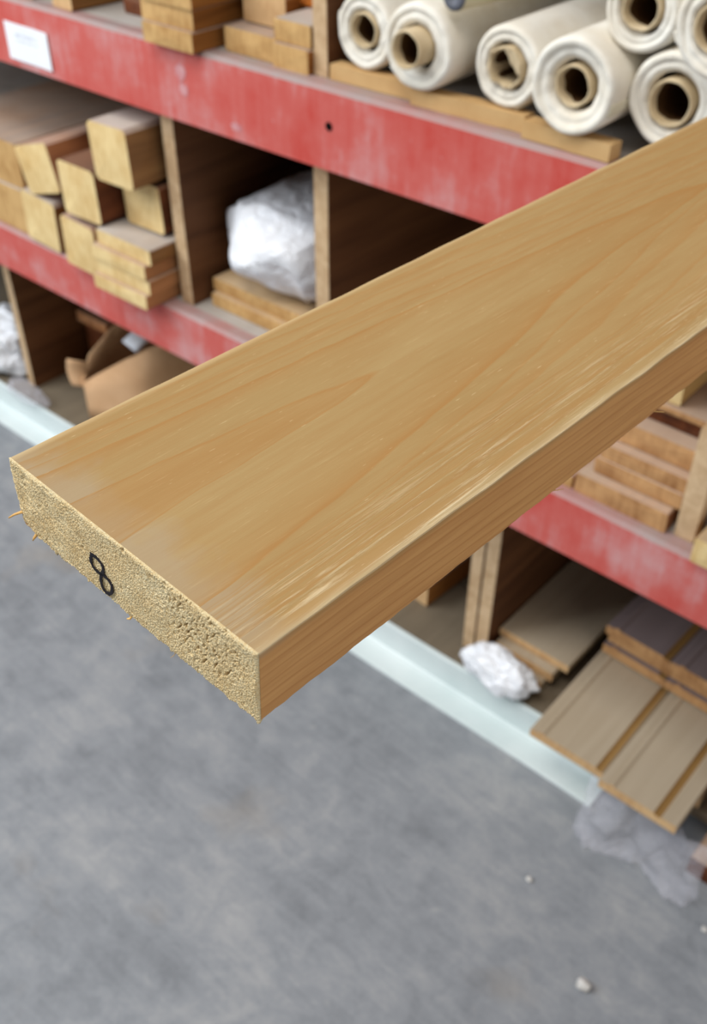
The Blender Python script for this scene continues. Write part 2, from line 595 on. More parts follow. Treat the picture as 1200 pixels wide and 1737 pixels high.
divider(-1.440, -1.408, 1.132, 0.6475, 1.022)
divider(-1.077, -1.046, 1.132, 0.6475, 1.022)
divider(-2.2555, -2.227, 1.208, 0.075, 0.538)
divider(-0.767, -0.741, 1.211, 0.075, 0.538)
divider(-0.739, -0.7105, 1.213, 0.075, 0.538)
divider(-1.073, -1.045, 1.133, 1.1425, 1.599)
divider(-0.062, -0.034, 1.133, 1.1425, 1.599)

# label, hole and scuff on the upper beam (bits of the beam)


def printed():
    t = NT('printed_label')
    tc = t.n('ShaderNodeTexCoord')
    s = t.n('ShaderNodeSeparateXYZ')
    t.l(tc.outputs['Object'], s.inputs[0])
    row = t.math('FRACT', t.math('MULTIPLY', s.outputs['Z'], 95.0))
    rowm = t.math('LESS_THAN', row, 0.5)
    z = s.outputs['Z']
    band = t.math('MULTIPLY', t.math('GREATER_THAN', z, 0.002), t.math('LESS_THAN', z, 0.022))
    xx = t.math('MULTIPLY', t.math('GREATER_THAN', s.outputs['X'], -0.035), t.math('LESS_THAN', s.outputs['X'], 0.030))
    nn = t.noise(t.coords((330, 1, 60), False), 1.0, 1)
    k = t.math('MULTIPLY', t.math('MULTIPLY', band, xx), t.math('MULTIPLY', rowm, t.math('GREATER_THAN', nn, 0.46)))
    return t.done(t.mix(t.math('MULTIPLY', k, 0.45), lin((244, 246, 250)), lin((120, 124, 150))), 0.6, 0.2)


bm = bmesh.new()
nx = 8
for i in range(nx + 1):
    for j in (0, 1):
        x = -0.066 + 0.132 * i / nx
        bm.verts.new((x, -0.0006 * math.sin(i * 0.9) - 0.0004, -0.033 + 0.066 * j))
bm.verts.ensure_lookup_table()
for i in range(nx):
    bm.faces.new([bm.verts[k] for k in (2 * i, 2 * i + 2, 2 * i + 3, 2 * i + 1)])
lab = obj('paper_label', bm, printed(), beam_top)
lab.location = Vector((-1.761, 1.0985, 1.0685))
lab.rotation_euler = (0, R(0.5), 0)
lab['label'] = 'white paper label with faint grey print'
so = lab.modifiers.new('solid', 'SOLIDIFY')
so.thickness = 0.0004

bm = bmesh.new()
bmesh.ops.create_cone(bm, cap_ends=True, segments=20, radius1=0.0062, radius2=0.0062, depth=0.003, matrix=Matrix.Rotation(R(90), 4, 'X'))
bh = obj('bolt_hole', bm, M['black'], beam_top)
bh.location = (-1.012, 1.0998, 1.090)
# chalky scuffs where the forks scraped the paint
for (cx, cz, rx, rz_) in ((-1.333, 1.104, 0.012, 0.014), (-1.330, 1.078, 0.011, 0.010), (-1.21, 1.045, 0.012, 0.006)):
    bm = bmesh.new()
    ring = []
    for k in range(18):
        a = k * math.tau / 18
        q = 1 + 0.35 * noise.noise(Vector((math.cos(a) * 2 + cx * 30, math.sin(a) * 2, cz * 40)))
        ring.append(bm.verts.new((cx + rx * q * math.cos(a), 1.0983, cz + rz_ * q * math.sin(a))))
    bm.faces.new(ring)
    obj('paint_scuff', bm, M['scuff'], beam_top)

# base rail on the floor
bm = bmesh.new()
prof = [(1.100, 0.0), (1.100, 0.005), (1.1015, 0.006), (1.152, 0.006), (1.156, 0.009), (1.158, 0.072), (1.160, 0.075), (1.166, 0.075), (1.166, 0.0)]
rings = []
for i in range(41):
    x = -3.4 + (3.4 - 0.392) * i / 40
    rings.append([bm.verts.new((x, y + 0.0012 * math.sin(i * 0.7), z)) for y, z in prof])
for a, b in zip(rings, rings[1:]):
    for k in range(9):
        bm.faces.new((a[k], b[k], b[(k + 1) % 9], a[(k + 1) % 9]))
bm.faces.new(rings[0])
bm.faces.new(rings[-1][::-1])
bmesh.ops.recalc_face_normals(bm, faces=bm.faces)
o = obj('floor_rail', bm, M['rail'])
tag(o, 'pale blue steel rail on the concrete along the foot of the rack', 'rail')

# ------------------------------------------------------------------ the cedar board
A0 = Vector((-0.30627191, 0.14902238, 1.36743613))
Wd = Vector((0.99846298, -0.03164821, -0.04549806))
Ld = Vector((0.03124281, 0.99946578, -0.00959414))
Td = Vector((-0.04577739, -0.00815791, -0.99891835))
BW, BT, BL = 0.14, 0.0342, 1.22
board = thing('cedar_board', 'long honey coloured cedar board held out with a black 8 on its sawn end', 'board')
board.matrix_world = Matrix((Wd, Ld, -Td)).transposed().to_4x4()
board.matrix_world.translation = A0
mw = Matrix((Wd, Ld, -Td)).transposed().to_4x4()
mw.translation = A0
board.matrix_world = mw


def perim(nt=70, ns=22):
    pts = []
    r = 0.0006
    for i in range(nt + 1):
        pts.append((r + (BW - 2 * r) * i / nt, 0.0))
    pts.append((BW - r * 0.3, -r * 0.3))
    for i in range(ns + 1):
        pts.append((BW, -r - (BT - 2 * r) * i / ns))
    pts.append((BW - r * 0.3, -BT + r * 0.3))
    for i in range(31):
        pts.append((BW - r - (BW - 2 * r) * i / 30, -BT))
    pts.append((r * 0.3, -BT + r * 0.3))
    for i in range(13):
        pts.append((0.0, -BT + r + (BT - 2 * r) * i / 12))
    pts.append((r * 0.3, -r * 0.3))
    return pts


def edge_bow(u):      # the far long edge has a slight crook
    return 0.0


def surf(x, u, z):
    dz = dx = 0.0
    if z > -0.001:
        k = max(0.0, min(1.0, (x - 0.098) / 0.03))
        f = noise.noise(Vector((x * 420, u * 13, 3.1))) + 0.5 * noise.noise(Vector((x * 900, u * 30, 8.0)))
        dz = 0.00030 * k * f + 0.00004 * noise.noise(Vector((x * 500, u * 10, 1.0)))
    if x > 0.137 and z > -0.004:
        dz += 0.0003 * noise.noise(Vector((u * 60, 4.0, 0)))
        dx += 0.0004 * noise.noise(Vector((u * 45, 9.0, 0)))
    if z < -BT + 0.003 and x > 0.12:
        dz += 0.0006 * noise.noise(Vector((u * 70, 14.0, 0))) + 0.0004 * noise.noise(Vector((u * 230, 14.0, 0)))
    if x < 0.004:
        dx += 0.0005 * noise.noise(Vector((u * 40, 24.0, 0)))
        dx += edge_bow(u)
    if x > 0.139 and z < -0.002:
        dx += 0.00008 * noise.noise(Vector((z * 900, u * 12, 0)))
    return Vector((x + dx, u, z + dz))


us = [0.0]
while us[-1] < 0.62:
    us.append(us[-1] + 0.0022)
while us[-1] < BL:
    us.append(us[-1] + 0.05)
us[-1] = BL
pp = perim()
bm = bmesh.new()
rings = [[bm.verts.new(surf(x, u, z)) for x, z in pp] for u in us]
N = len(pp)
for a, b in zip(rings, rings[1:]):
    for k in range(N):
        bm.faces.new((a[k], a[(k + 1) % N], b[(k + 1) % N], b[k]))
bm.faces.new(rings[-1])
bmesh.ops.recalc_face_normals(bm, faces=bm.faces)
body = obj('board_body', bm, M['cedar'], board, smooth=True)
body.data.set_sharp_from_angle(angle=R(35))


def end_depth(v, tt):
    """how far the torn sawn face stands back (negative y is towards the viewer)"""
    p = Vector((v, tt, 0))
    d = 0.0005 * noise.noise(p * 80)
    d += 0.00022 * noise.noise(Vector((v * 1500 + tt * 700, tt * 1100 - v * 500, 2.0)))
    d += 0.00034 * noise.noise(Vector((v * 2300, tt * 2300, 5.0))) + 0.0002 * noise.noise(p * 4200)
    ridge = abs(noise.noise(Vector((v * 60 + tt * 90, tt * 420 - v * 180, 9.0))))
    d += 0.0006 * max(0.0, 0.25 - ridge) * 4 * max(0.0, 1 - v / 0.06)
    q = max(0.0, 1.0 - math.hypot((v - 0.112) / 0.026, (tt - 0.013) / 0.018))
    row = noise.noise(Vector((v * 700 + tt * 420, tt * 330 - v * 230, 7.0))) + 0.35 * noise.noise(Vector((v * 1700, tt * 1700, 27.0)))
    d += q * max(0.0, row - 0.16) * 0.0085
    row2 = noise.noise(Vector((v * 260, tt * 420, 17.0)))
    d += max(0.0, row2 - 0.46) * 0.0040
    return d


nv, nt = 880, 216
bm = bmesh.new()
lay = bm.verts.layers.float.new('depth')
gridv = []
for j in range(nt + 1):
    row = []
    for i in range(nv + 1):
        fv, ft = i / nv, j / nt
        v_, t__ = BW * fv, BT * ft
        # ragged outline below and at the far side
        rag = 0.0014 * noise.noise(Vector((v_ * 160, 3.0, 0))) + 0.0020 * max(0.0, noise.noise(Vector((v_ * 420, 5.0, 0)))) + 0.0008 * noise.noise(Vector((v_ * 1500, 6.0, 0)))
        corner = max(0.0, 1 - v_ / 0.010) * 0.0045
        tz = t__ + (rag - corner) * ft ** 6
        vx = v_ + (0.0008 * noise.noise(Vector((t__ * 300, 1.0, 0))) + max(0.0, ft - 0.6) * 0.004) * (1 - fv) ** 40
        dd = end_depth(v_, t__)
        rim = min(1.0, min(fv * 80 + 0.3, (1 - fv) * 120 + 0.2, ft * 20 + 0.45))
        row_v = bm.verts.new((vx, -0.0012 + dd * rim + 0.0006 * (1 - rim), -tz))
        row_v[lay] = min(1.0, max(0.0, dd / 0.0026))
        row.append(row_v)
    gridv.append(row)
for j in range(nt):
    for i in range(nv):
        bm.faces.new((gridv[j][i], gridv[j + 1][i], gridv[j + 1][i + 1], gridv[j][i + 1]))
# skirt back into the board
border = [gridv[0][i] for i in range(nv + 1)] + [gridv[j][nv] for j in range(1, nt + 1)] + [gridv[nt][i] for i in range(nv - 1, -1, -1)] + [gridv[j][0] for j in range(nt - 1, 0, -1)]
sk = []
for v in border:
    x_, z_ = v.co.x, v.co.z
    w2 = bm.verts.new((min(max(x_, 0.0012), BW - 0.0012), 0.004, max(min(z_, -0.0008), -BT + 0.0006)))
    w2[lay] = 0.2
    sk.append(w2)
for k in range(len(border)):
    k2 = (k + 1) % len(border)
    bm.faces.new((border[k], border[k2], sk[k2], sk[k]))
bmesh.ops.recalc_face_normals(bm, faces=bm.faces)
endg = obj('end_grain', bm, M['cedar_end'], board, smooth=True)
endg['label'] = 'pale torn saw-cut end grain'

def ribbon(points, half, lift):
    bm = bmesh.new()
    pts = []
    for a, b in zip(points, points[1:]):
        for k in range(8):
            f = k / 8
            pts.append((a[0] + (b[0] - a[0]) * f, a[1] + (b[1] - a[1]) * f))
    pts.append(points[-1])
    sm = []
    for i in range(len(pts)):
        lo, hi = max(0, i - 3), min(len(pts), i + 4)
        sm.append((sum(p[0] for p in pts[lo:hi]) / (hi - lo), sum(p[1] for p in pts[lo:hi]) / (hi - lo)))
    cols = []
    for i, (x, t__) in enumerate(sm):
        a = sm[max(0, i - 1)]
        b = sm[min(len(sm) - 1, i + 1)]
        tx, tz = b[0] - a[0], b[1] - a[1]
        ln = math.hypot(tx, tz) or 1
        nx_, nz_ = -tz / ln, tx / ln
        hw = half * (1 + 0.6 * noise.noise(Vector((i * 0.23, 2, 2))))
        col = []
        for s_ in (-1, -0.5, 0, 0.5, 1):
            qx, qt = x + nx_ * hw * s_, t__ + nz_ * hw * s_
            col.append(bm.verts.new((qx, -0.0013 - lift * 0.9, -qt)))
        cols.append(col)
    for a, b in zip(cols, cols[1:]):
        for k in range(4):
            bm.faces.new((a[k], a[k + 1], b[k + 1], b[k]))
    return bm


eight = [(0.0494, 0.0165), (0.0521, 0.0159), (0.0542, 0.0159), (0.0562, 0.0167), (0.0573, 0.0183), (0.0568, 0.0211), (0.0546, 0.0248), (0.054, 0.028), (0.0547, 0.0316), (0.0568, 0.0323), (0.0592, 0.0308), (0.0607, 0.0288), (0.0614, 0.0249), (0.0593, 0.023), (0.0564, 0.0229), (0.0534, 0.0238), (0.0506, 0.0233), (0.0492, 0.0212), (0.0498, 0.0184), (0.0505, 0.0167)]
num = obj('painted_number', ribbon(eight, 0.00074, 0.00045), M['ink'], board)
num['label'] = 'hand drawn black marker 8'
so = num.modifiers.new('solid', 'SOLIDIFY')
so.thickness = 0.0003


def fibre(pts, r0, name='splinter'):
    bm = bmesh.new()
    prev = None
    for i, p in enumerate(pts):
        r = r0 * (1 - 0.55 * i / (len(pts) - 1))
        ring = []
        d = (Vector(pts[min(i + 1, len(pts) - 1)]) - Vector(pts[max(i - 1, 0)])).normalized()
        q = d.to_track_quat('Z', 'Y')
        for k in range(7):
            a = k * math.tau / 7
            ring.append(bm.verts.new(Vector(p) + q @ Vector((r * math.cos(a), r * 0.7 * math.sin(a), 0))))
        if prev:
            for k in range(7):
                bm.faces.new((prev[k], prev[(k + 1) % 7], ring[(k + 1) % 7], ring[k]))
        prev = ring
    bm.faces.new(prev)
    return obj(name, bm, M['fibre'], board, smooth=True)


fibre([(0.0035, 0.002, -0.0262), (0.0010, -0.001, -0.0268), (-0.0014, -0.0030, -0.0284), (-0.0034, -0.0046, -0.0304)], 0.0010)
fibre([(0.0085, 0.0, -0.0342), (0.0078, -0.0015, -0.0362), (0.0072, -0.0018, -0.0376)], 0.0010)
fibre([(0.0705, 0.0, -0.0345), (0.0700, -0.0015, -0.0362), (0.0690, -0.002, -0.0366)], 0.0008)
fibre([(0.0955, 0.0, -0.0350), (0.0945, -0.0008, -0.0375), (0.0925, -0.001, -0.0402)], 0.00022)
fibre([(0.139, 0.258, -0.0338), (0.1408, 0.262, -0.0352), (0.1425, 0.264, -0.0356)], 0.0004)
fibre([(0.139, 0.172, -0.0338), (0.1402, 0.176, -0.0350), (0.1415, 0.179, -0.0353)], 0.0003)
fibre([(0.139, 0.345, -0.0338), (0.1402, 0.350, -0.0358), (0.1402, 0.355, -0.0362)], 0.0006)

# ------------------------------------------------------------------ felt rolls on the top shelf


def lathe(prof, seg=56, lump=0.0, seed=0.0, close=False):
    """prof: (radius, y); axis along y through the origin"""
    bm = bmesh.new()
    rings = []
    for r, y in prof:
        ring = []
        for k in range(seg):
            a = k * math.tau / seg
            q = 1 + lump * noise.noise(Vector((math.cos(a) * 1.6 + seed, math.sin(a) * 1.6, y * 3)))
            yy = y + lump * 0.06 * noise.noise(Vector((math.cos(a) * 3 + seed, math.sin(a) * 3, r * 60)))
            ring.append(bm.verts.new((r * q * math.cos(a), yy, r * q * math.sin(a))))
        rings.append(ring)
    for a, b in zip(rings, rings[1:]):
        for k in range(seg):
            bm.faces.new((a[k], a[(k + 1) % seg], b[(k + 1) % seg], b[k]))
    if close:
        bm.faces.new(rings[-1])
    bmesh.ops.recalc_face_normals(bm, faces=bm.faces)
    return bm


def roll(label, x, y, z, r, rc, core_out=0.0, recess=0.0, ln=0.86, yaw=0.0, off=(0, 0), seed=0.0, lump=0.03, backing=False, torn=False):
    t = thing('felt_roll', label, 'fabric roll', (x, y, z - r), yaw, 'white felt rolls on the top shelf')
    up = Vector((0, 0, r))
    off = (off[0] * 0.3, off[1] * 0.3)
    r_in = rc + 0.0042
    # padded wrap with soft shoulders and a few layer steps on the end face
    prof = [(r_in, 0.02 + recess), (r_in + 0.001, recess + 0.002)]
    steps = 3
    for i in range(1, steps + 1):
        f = i / (steps + 1)
        rr = r_in + (r - 0.004 - r_in) * f
        prof += [(rr - 0.0012, recess * (1 - f) ** 1.5 + 0.0012 * (i % 2) + 0.001), (rr, recess * (1 - f) ** 1.5 + 0.0014 * ((i + 1) % 2))]
    prof += [(r - 0.005, 0.0), (r - 0.002, 0.0015), (r, 0.006), (r * 1.005, 0.03), (r * 0.995, 0.2), (r, 0.5), (r, ln - 0.01), (r - 0.004, ln), (r_in, ln)]
    o = obj('fabric_wrap', lathe(prof, 64, lump, seed), M['felt'], t, loc=up, smooth=True)
    # loose outer lap edge running along the roll
    bm = bmesh.new()
    pr = []
    for i in range(9):
        a = R(100) + R(14) * i / 8 + seed
        rr = r + 0.0022 - 0.0014 * (i / 8)
        pr.append([bm.verts.new((rr * math.cos(a), 0.004 + q * (ln - 0.02), rr * math.sin(a))) for q in (0, 0.33, 0.66, 1)])
    for a, b in zip(pr, pr[1:]):
        for k in range(3):
            bm.faces.new((a[k], a[k + 1], b[k + 1], b[k]))
    lap = obj('lap_edge', bm, M['felt_back'] if backing else M['felt'], t, loc=up, smooth=True)
    s2 = lap.modifiers.new('solid', 'SOLIDIFY')
    s2.thickness = 0.0025
    # paper core
    oy = recess - core_out
    ri = rc - 0.0038
    cp = [(ri, ln * 0.6), (ri, oy + 0.002), (ri + 0.001, oy), (rc - 0.001, oy), (rc, oy + 0.002), (rc, ln * 0.6)]
    c = obj('core_tube', lathe(cp, 40, 0.03 if not torn else 0.12, seed + 4), M['kraft'], t, loc=up + Vector((off[0], 0, off[1])), smooth=True)
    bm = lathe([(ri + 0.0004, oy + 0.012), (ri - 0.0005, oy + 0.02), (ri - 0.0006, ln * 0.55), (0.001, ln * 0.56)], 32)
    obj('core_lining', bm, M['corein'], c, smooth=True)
    if torn:
        bm = bmesh.new()
        cols = []
        for i in range(9):
            a = R(95) - R(110) * i / 8
            col = []
            for j in range(5):
                f = j / 4
                rr = rc * (1 - f * (0.30 + 0.35 * math.sin(i / 8 * math.pi)))
                col.append(bm.verts.new((rr * math.cos(a), oy - 0.001 + 0.004 * f + 0.003 * noise.noise(Vector((i, j, 1))), rr * math.sin(a))))
            cols.append(col)
        for a, b in zip(cols, cols[1:]):
            for k in range(4):
                bm.faces.new((a[k], a[k + 1], b[k + 1], b[k]))
        fo = obj('torn_flap', bm, M['kraft'], c, smooth=True)
        s3 = fo.modifiers.new('solid', 'SOLIDIFY')
        s3.thickness = 0.0015
    return t


ZR = 1.166
roll('white felt roll furthest left on the top shelf, tight against the pale divider post', -0.979, 1.137, ZR + 0.050, 0.050, 0.0235, 0.003, 0.0, seed=1.0, off=(0.006, 0.010), yaw=R(0.4))
roll('white felt roll with its paper core tube sticking out towards the front', -0.866, 1.112, ZR + 0.055, 0.055, 0.0245, 0.022, 0.0, seed=2.0, off=(-0.006, 0.004), yaw=R(0.4))
roll('white felt roll whose paper core is torn and folded in', -0.738, 1.132, ZR + 0.050, 0.050, 0.0255, 0.004, 0.0, seed=3.3, off=(-0.003, 0.003), torn=True, backing=True)
roll('white felt roll with fluffy rim and deep sunken paper core', -0.625, 1.100, ZR + 0.056, 0.056, 0.0245, 0.003, 0.010, seed=4.1, off=(-0.006, -0.002), backing=True, lump=0.035)
roll('white felt roll on the lower row nearest the honey board, beside the sunken core one', -0.514, 1.135, ZR + 0.0548, 0.0548, 0.0270, 0.004, 0.004, seed=5.7, off=(-0.004, -0.010))
roll('white felt roll resting on top in the dip between two rolls', -0.568, 1.132, 1.3095, 0.0465, 0.0235, 0.003, 0.0, seed=6.2, off=(0.003, 0.004))
roll('white felt roll cut off by the upper right picture edge', -0.452, 1.085, 1.318, 0.052, 0.0260, 0.002, 0.0, seed=7.9, off=(-0.012, 0.0), lump=0.03)
pipe = thing('capped_tube', 'slim pale tube with dark grey end plug lying on felt rolls by the top edge', 'tube', (-0.8170, 1.122, 1.2705), 0)
pipe.rotation_euler = (R(-1.7), 0, R(-1.6))
obj('tube_wall', lathe([(0.0175, 0.0), (0.0180, 0.001), (0.0180, 0.80), (0.0172, 0.802), (0.001, 0.802)], 36), M['felt_back'], pipe, loc=(0, 0, 0.018), smooth=True)
obj('end_plug', lathe([(0.0172, 0.004), (0.0172, -0.002), (0.0155, -0.004), (0.0080, -0.0042), (0.0070, -0.0015), (0.0005, -0.0015)], 36), M['knob'], pipe, loc=(0, 0, 0.018), smooth=True)
roll('white felt roll under the honey board beyond the right picture edge', -0.402, 1.130, ZR + 0.0545, 0.0545, 0.026, 0.003, 0.0, seed=9.4)
roll('white felt roll lowest of those right of the picture under the board', -0.278, 1.13, ZR + 0.0585, 0.0585, 0.026, 0.003, 0.0, seed=10.4)
roll('white felt roll last on the lower row beside the far post', -0.150, 1.13, ZR + 0.0585, 0.0585, 0.026, 0.003, 0.0, seed=11.4)

# kraft strips along the front of the top shelf
CL = 'kraft coloured packing strips along the shelf front'


def cleat(name, label, xa, ya, xb, yb, z0, h, d):
    L_ = math.hypot(xb - xa, yb - ya)
    bm = bmesh.new()
    n = 10
    rings = []
    for i in range(n + 1):
        x = L_ * i / n
        k = 0.0012 * noise.noise(Vector((x * 30 + xa * 7, 0, 0)))
        rings.append([bm.verts.new((x, yy + k, zz + k * 0.5)) for yy, zz in ((0, 0.0012), (0.001, h), (d, h - 0.0005), (d, 0.0012))])
    for a, b in zip(rings, rings[1:]):
        for q in range(4):
            bm.faces.new((a[q], b[q], b[(q + 1) % 4], a[(q + 1) % 4]))
    bm.faces.new(rings[0])
    bm.faces.new(rings[-1][::-1])
    bmesh.ops.recalc_face_normals(bm, faces=bm.faces)
    o = obj(name, bm, M['cleat'], loc=(xa, ya, z0), rot=(0, 0, math.atan2(yb - ya, xb - xa)))
    tag(o, label, 'strip', CL)


cleat('packing_strip', 'kraft strip nearest the pale divider post under the left rolls', -1.038, 1.131, -0.889, 1.134, 1.1425, 0.0225, 0.026)
cleat('packing_strip', 'kraft strip in the middle, under the roll with the torn core', -0.880, 1.120, -0.700, 1.126, 1.1430, 0.0225, 0.026)
cleat('packing_strip', 'kraft strip whose right end runs in behind the honey board', -0.694, 1.113, -0.566, 1.108, 1.1432, 0.0225, 0.026)
cleat('packing_strip', 'kraft strip hidden below the rolls right of the honey board edge', -0.470, 1.118, -0.090, 1.122, 1.1432, 0.0225, 0.026)
for xx in (-1.04, -0.56):
    cleat('packing_strip', 'kraft strip far back on the top shelf below the roll tails', xx, 1.86, xx + 0.46, 1.86, 1.1432, 0.0225, 0.05)

# ------------------------------------------------------------------ lumber on the top shelf
GT = 'rough boards stacked on the top shelf'
for k in range(4):
    zz = [1.1435, 1.1745, 1.2055, 1.2375][k]
    timber('rough_board', ['lowest rough board of the tall stack overhanging the red beam', 'second rough board up in the tall stack over the red beam',
                           'third rough board up in the tall stack over the red beam', 'topmost rough board of the tall stack, at the upper picture edge'][k], 'board', GT,
           0.118 + 0.004 * (k % 2), 0.0305, 0.9, (-1.338 + [0.0, -0.004, 0.003, 0.006][k], [1.083, 1.090, 1.086, 1.094][k], zz), side='rough_side', end='rough_end', warp=0.0008)
timber('rough_board', 'short sawn board end low between the tall stack and the post', 'board', GT, 0.112, 0.036, 0.85, (-1.2025, 1.132, 1.1435), side='rough_side', end='rough_end', warp=0.001)
timber('rough_board', 'lower board of the pair directly left of the pale post', 'board', GT, 0.072, 0.034, 0.85, (-1.1085, 1.122, 1.1435), side='rough_side', end='rough_end', warp=0.001)
timber('rough_board', 'upper board of the pair directly left of the pale post', 'board', GT, 0.074, 0.031, 0.85, (-1.1105, 1.130, 1.1785), side='pine_side', end='rough_end', warp=0.001)
timber('rough_board', 'set back board end above the low sawn one by the tall stack', 'board', GT, 0.09, 0.045, 0.8, (-1.205, 1.168, 1.1820), side='rough_side', end='tan_end', warp=0.001)
timber('rough_board', 'dark orange board lying deep above the pair by the post', 'board', GT, 0.085, 0.04, 0.8, (-1.118, 1.20, 1.2125), side='orange', end='orange', warp=0.001)
timber('shade_board', 'added dark brown board standing in for the shade left of the tall rough stack', 'board', None, 0.15, 0.022, 0.8, (-1.484, 1.175, 1.1435), side='dark_brown', end='dark_brown', warp=0.001)  # added board, its dark colour stands in for shade on the deck
timber('wrapped_timber', 'sawn timber with a shiny film over its end at the upper left edge', 'timber', None, 0.062, 0.055, 0.8, (-1.66, 1.118, 1.1435), side='pine_side', end='tan_end', yaw=R(-4))
timber('sawn_timber', 'sawn timber above the white paper label at the upper left corner', 'timber', None, 0.11, 0.05, 0.8, (-1.81, 1.12, 1.1435), side='pine_side', end='tan_end', yaw=R(2))

# ------------------------------------------------------------------ middle shelf, left bay
GB = 'square timbers piled in the left middle bay'
ZD = 0.6485
timber('square_timber', 'square timber at the bottom left of the pile, leaning on the next one', 'timber', GB, 0.116, 0.108, 0.85, (-1.846, 1.100, ZD + 0.003), roll=R(3), side='pine_side')
timber('square_timber', 'square timber at the bottom middle of the pile, beside the thin board stack', 'timber', GB, 0.106, 0.104, 0.85, (-1.688, 1.082, ZD + 0.003), roll=R(2), side='orange')
timber('square_timber', 'square timber tilted on the upper left of the pile', 'timber', GB, 0.118, 0.098, 0.85, (-1.803, 1.100, 0.776), roll=R(-16), side='orange')
timber('square_timber', 'square timber in the middle of the pile, just below the topmost one', 'timber', GB, 0.114, 0.105, 0.85, (-1.652, 1.080, 0.7725), roll=R(-1), side='dark_brown')
timber('square_timber', 'square timber on the right of the pile above the thin boards', 'timber', GB, 0.108, 0.092, 0.82, (-1.519, 1.128, 0.7745), roll=R(-2), side='dark_brown')
timber('square_timber', 'topmost square timber of the pile with a dusty grey top', 'timber', GB, 0.108, 0.108, 0.85, (-1.523, 1.075, 0.8745), roll=R(-2), side='pine_side')
GL = 'thin boards stacked below the right of the timber pile'
for k in range(4):
    timber('thin_board', ['lowest thin board of the staggered stack overhanging the dusty red beam', 'second thin board up in the staggered stack on the dusty red beam',
                          'third thin board up in the staggered stack on the dusty red beam', 'topmost thin board of the staggered stack, greyed on top'][k], 'board', GL,
           0.158, 0.0295, 0.9, (-1.537 + [0.0, 0.006, 0.003, 0.012][k], [1.058, 1.066, 1.062, 1.072][k], ZD + 0.0305 * k), side='brown' if k < 3 else 'pine_side', end='pine_end', warp=0.0012, yaw=R(0.6))
GW = 'wide timbers at the far left of the middle shelf'
timber('wide_timber', 'lower wide timber at the left edge on the dusty red beam', 'timber', GW, 0.30, 0.098, 0.9, (-2.068, 1.112, ZD), side='pine_side', end='rough_end', warp=0.001)
timber('wide_timber', 'upper wide timber at the left edge with dusty grey top', 'timber', GW, 0.31, 0.096, 0.9, (-2.066, 1.118, ZD + 0.1), side='rough_side', end='rough_end', warp=0.001)

# ------------------------------------------------------------------ middle shelf: wrapped bundle on boards
GU = 'yellow boards under the wrapped bundle'
for k, (y, z) in enumerate(((1.160, 0.0), (1.172, 0.026))):
    timber('yellow_board', ['lower yellow board under the plastic wrapped bundle', 'upper yellow board touching the plastic wrapped bundle'][k],
           'board', GU, 0.285, 0.0255, 0.85, (-1.240 - 0.006 * k, y, ZD + z), side='pine', end='rough_end', warp=0.001)
bun = thing('wrapped_bundle', 'bundle of lumber with milky plastic bagged over its front end', 'bundle', (-1.232, 1.170, ZD + 0.0525))
for (xx, zz, ww, hh) in ((-0.052, 0.001, 0.10, 0.075), (0.055, 0.001, 0.10, 0.075), (-0.052, 0.08, 0.10, 0.062), (0.055, 0.08, 0.10, 0.062)):
    bm = bmesh.new()
    add_box(bm, xx - ww / 2, xx + ww / 2, 0.09, 0.80, zz, zz + hh, 0, 0.001)
    obj('lumber_length', bm, M['brown'], bun, bevel=0.003)


def crumple(cx, cy, cz, rx, ry, rz_, seed, amp=0.22, sub=5, fl=None):
    bm = bmesh.new()
    bmesh.ops.create_icosphere(bm, subdivisions=sub, radius=1.0)
    for v in bm.verts:
        p = v.co.copy()
        n1 = noise.noise(p * 1.7 + Vector((seed, 0, 0)))
        n2 = abs(noise.noise(p * 3.6 + Vector((0, seed, 0))))
        n3 = abs(noise.noise(p * 8.0 + Vector((0, 0, seed))))
        k = 1 + amp * n1 - amp * 0.9 * n2 - amp * 0.35 * n3
        q = p * k
        v.co = Vector((cx + q.x * rx, cy + q.y * ry, cz + q.z * rz_))
        if fl is not None and v.co.z < fl:
            v.co.z = fl + (v.co.z - fl) * 0.03
    return bm


bm = bmesh.new()
# bag: box-like sack, gathered at the front and loose over the timber
segs, rws = 64, 26
rings = []
for j in range(rws + 1):
    f = j / rws
    y = -0.035 + 0.24 * f
    ring = []
    swell = min(1.0, (f * 3.2) ** 0.55) if f < 0.31 else 1.0
    for k in range(segs):
        a = k * math.tau / segs
        ca, sa = math.cos(a), math.sin(a)
        ex = 0.72
        px = math.copysign(abs(ca) ** ex, ca) * 0.142 * swell
        pz = math.copysign(abs(sa) ** ex, sa) * 0.084 * swell
        P_ = Vector((px * 16, y * 16, pz * 16))
        q = 1 + 0.10 * noise.noise(P_ * 0.8) - 0.13 * abs(noise.noise(P_ * 1.7))
        ring.append(bm.verts.new((px * q - 0.012 * (1 - f), y + 0.03 * noise.noise(P_ * 0.9), 0.082 + pz * q)))
    rings.append(ring)
for a, b in zip(rings, rings[1:]):
    for k in range(segs):
        bm.faces.new((a[k], a[(k + 1) % segs], b[(k + 1) % segs], b[k]))
bm.faces.new(rings[0][::-1])
bmesh.ops.recalc_face_normals(bm, faces=bm.faces)
bmesh.ops.translate(bm, verts=bm.verts, vec=(0, 0, 0.004))
for v in bm.verts:
    v.co.z = max(v.co.z, 0.0006)
bg = obj('plastic_bag', bm, M['bag'], bun, smooth=True)
bg['label'] = 'milky crumpled plastic bag'

